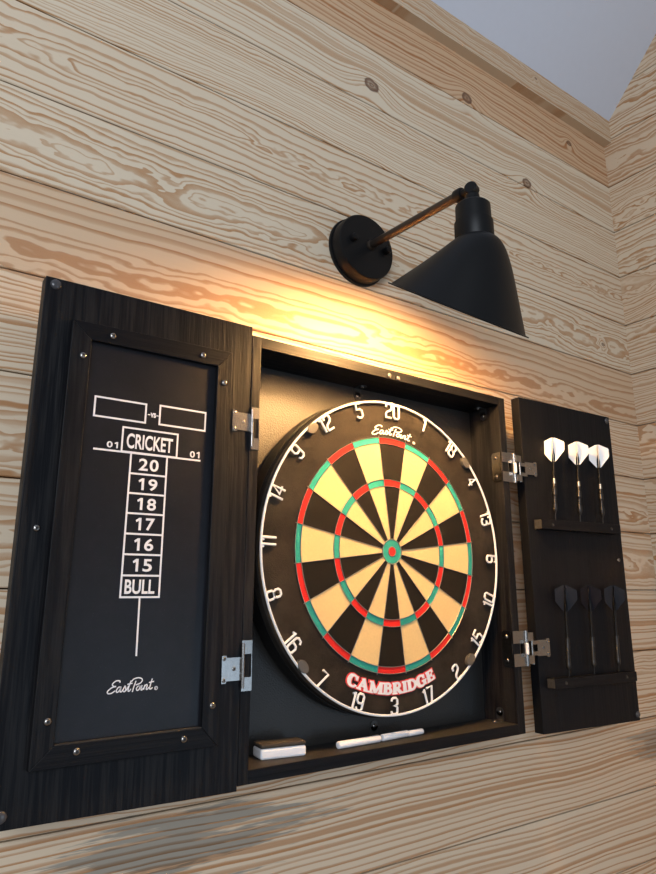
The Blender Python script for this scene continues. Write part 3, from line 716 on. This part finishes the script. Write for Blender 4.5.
# shade: dome to a slanted rim that opens down towards the wall
RC = Vector((hx, -.1620, .3217)); n_ = Vector((-.0353, .5605, -.8274)).normalized()
ex = Vector((1, 0, 0)); ex = (ex-n_*ex.dot(n_)).normalized(); ey = n_.cross(ex)
if ey.y < 0: ey = -ey
RIM = .0985; NS = 96; NT = 22
def shade_rings(inset):
    rings = [[] for _ in range(NT+1)]
    for k in range(NS):
        t = 2*pi*k/NS
        rad = Vector((cos(t), sin(t), 0))
        S = Vector((hx, hy, .4085))+rad*(.0262-inset)
        E_ = RC+(ex*cos(t)+ey*sin(t))*(RIM-inset)+n_*0
        room = .5-.5*sin(t)                                 # 1 on the room side, 0 at the wall side
        P1 = S+rad*(.004+.019*room)+Vector((0, 0, -.004-.006*room))
        P2 = E_+(S-E_)*(.52-.02*room)+rad*(-.005+.013*room)+Vector((0, 0, .004*room))
        for i in range(NT+1):
            u = i/NT; rings[i].append(S*(1-u)**3+P1*3*u*(1-u)**2+P2*3*u*u*(1-u)+E_*u**3)
    return rings
outer = shade_rings(0)
lipo = [RC+(ex*cos(2*pi*k/NS)+ey*sin(2*pi*k/NS))*(RIM+.0050)+n_*.0006 for k in range(NS)]
lipi = [RC+(ex*cos(2*pi*k/NS)+ey*sin(2*pi*k/NS))*(RIM+.0048)+n_*.0022 for k in range(NS)]
inn = shade_rings(.0012)
B = BM(); B.loft(outer+[lipo, lipi, [v+n_*.0014 for v in inn[-1]]], caps=False); obj('shade', B, M_LAMP, lp)
B = BM(); B.loft(inn+[[v+n_*.0014 for v in inn[-1]]], caps=False); o = obj('shade_lining', B, M_LINING, lp); o['label'] = 'pale inner lining'
BC = Vector((hx-.021, -.172, .361)); ba = (BC-Vector((hx, hy, .42))).normalized()
B = BM(); B.lathe([(.0130, -.046), (.0130, -.034)], BC, ba, 24)
B.lathe([(.013, -.036), (.0150, -.030), (.0225, -.0175), (.0268, -.008), (.028, .002), (.026, .012), (.019, .0215), (.009, .027), (0, .028)], BC, ba, 32, 1)
o = obj('light_bulb', B, [M_FOAM, M_BULB], lp); o['label'] = 'glowing warm bulb'

# ------------------------------------------------------------------ camera
cam = bpy.data.cameras.new('camera'); co = bpy.data.objects.new('camera', cam); C.objects.link(co)
yaw, pit, rol = radians(36.10), radians(12.96), radians(-.27)
f = Vector((sin(yaw)*cos(pit), cos(yaw)*cos(pit), sin(pit))); r0 = Vector((cos(yaw), -sin(yaw), 0)); u0 = r0.cross(f)
r_ = r0*cos(rol)+u0*sin(rol); u_ = u0*cos(rol)-r0*sin(rol)
mw = Matrix((r_, u_, -f)).transposed().to_4x4(); mw.translation = Vector((-.6786, -.7735, -.0628)); co.matrix_world = mw
cam.sensor_fit = 'VERTICAL'; cam.sensor_height = 36; cam.lens = 690.5/874*36; cam.clip_start = .01
bpy.context.scene.camera = co

# ------------------------------------------------------------------ light: daylight from windows behind, the lamp's bulb
w = bpy.data.worlds.new('world'); bpy.context.scene.world = w; w.use_nodes = True
bg = w.node_tree.nodes['Background']; bg.inputs[0].default_value = (.80, .88, 1.0, 1); bg.inputs[1].default_value = .23
def window_light(name, loc, target, sx, sy, power, col):
    l = bpy.data.lights.new(name, 'AREA'); l.shape = 'RECTANGLE'; l.size = sx; l.size_y = sy; l.energy = power; l.color = col
    o = bpy.data.objects.new(name, l); C.objects.link(o); o.location = loc
    o.rotation_euler = (Vector(target)-Vector(loc)).to_track_quat('-Z', 'Y').to_euler(); return o
window_light('window_daylight', (1.2, -3.6, -.75), (0, 0, -.1), 1.3, 1.0, 11, (.58, .78, 1))
window_light('window_daylight', (-1.95, -2.4, .55), (-.2, 0, .2), 1.5, 1.3, 52, (.84, .91, 1))

sc = bpy.context.scene
sc.view_settings.view_transform = 'Standard'; sc.view_settings.look = 'None'; sc.view_settings.gamma = 1
sc.view_settings.exposure = .18
for o in bpy.data.objects:
    if '_o' in o: del o['_o']
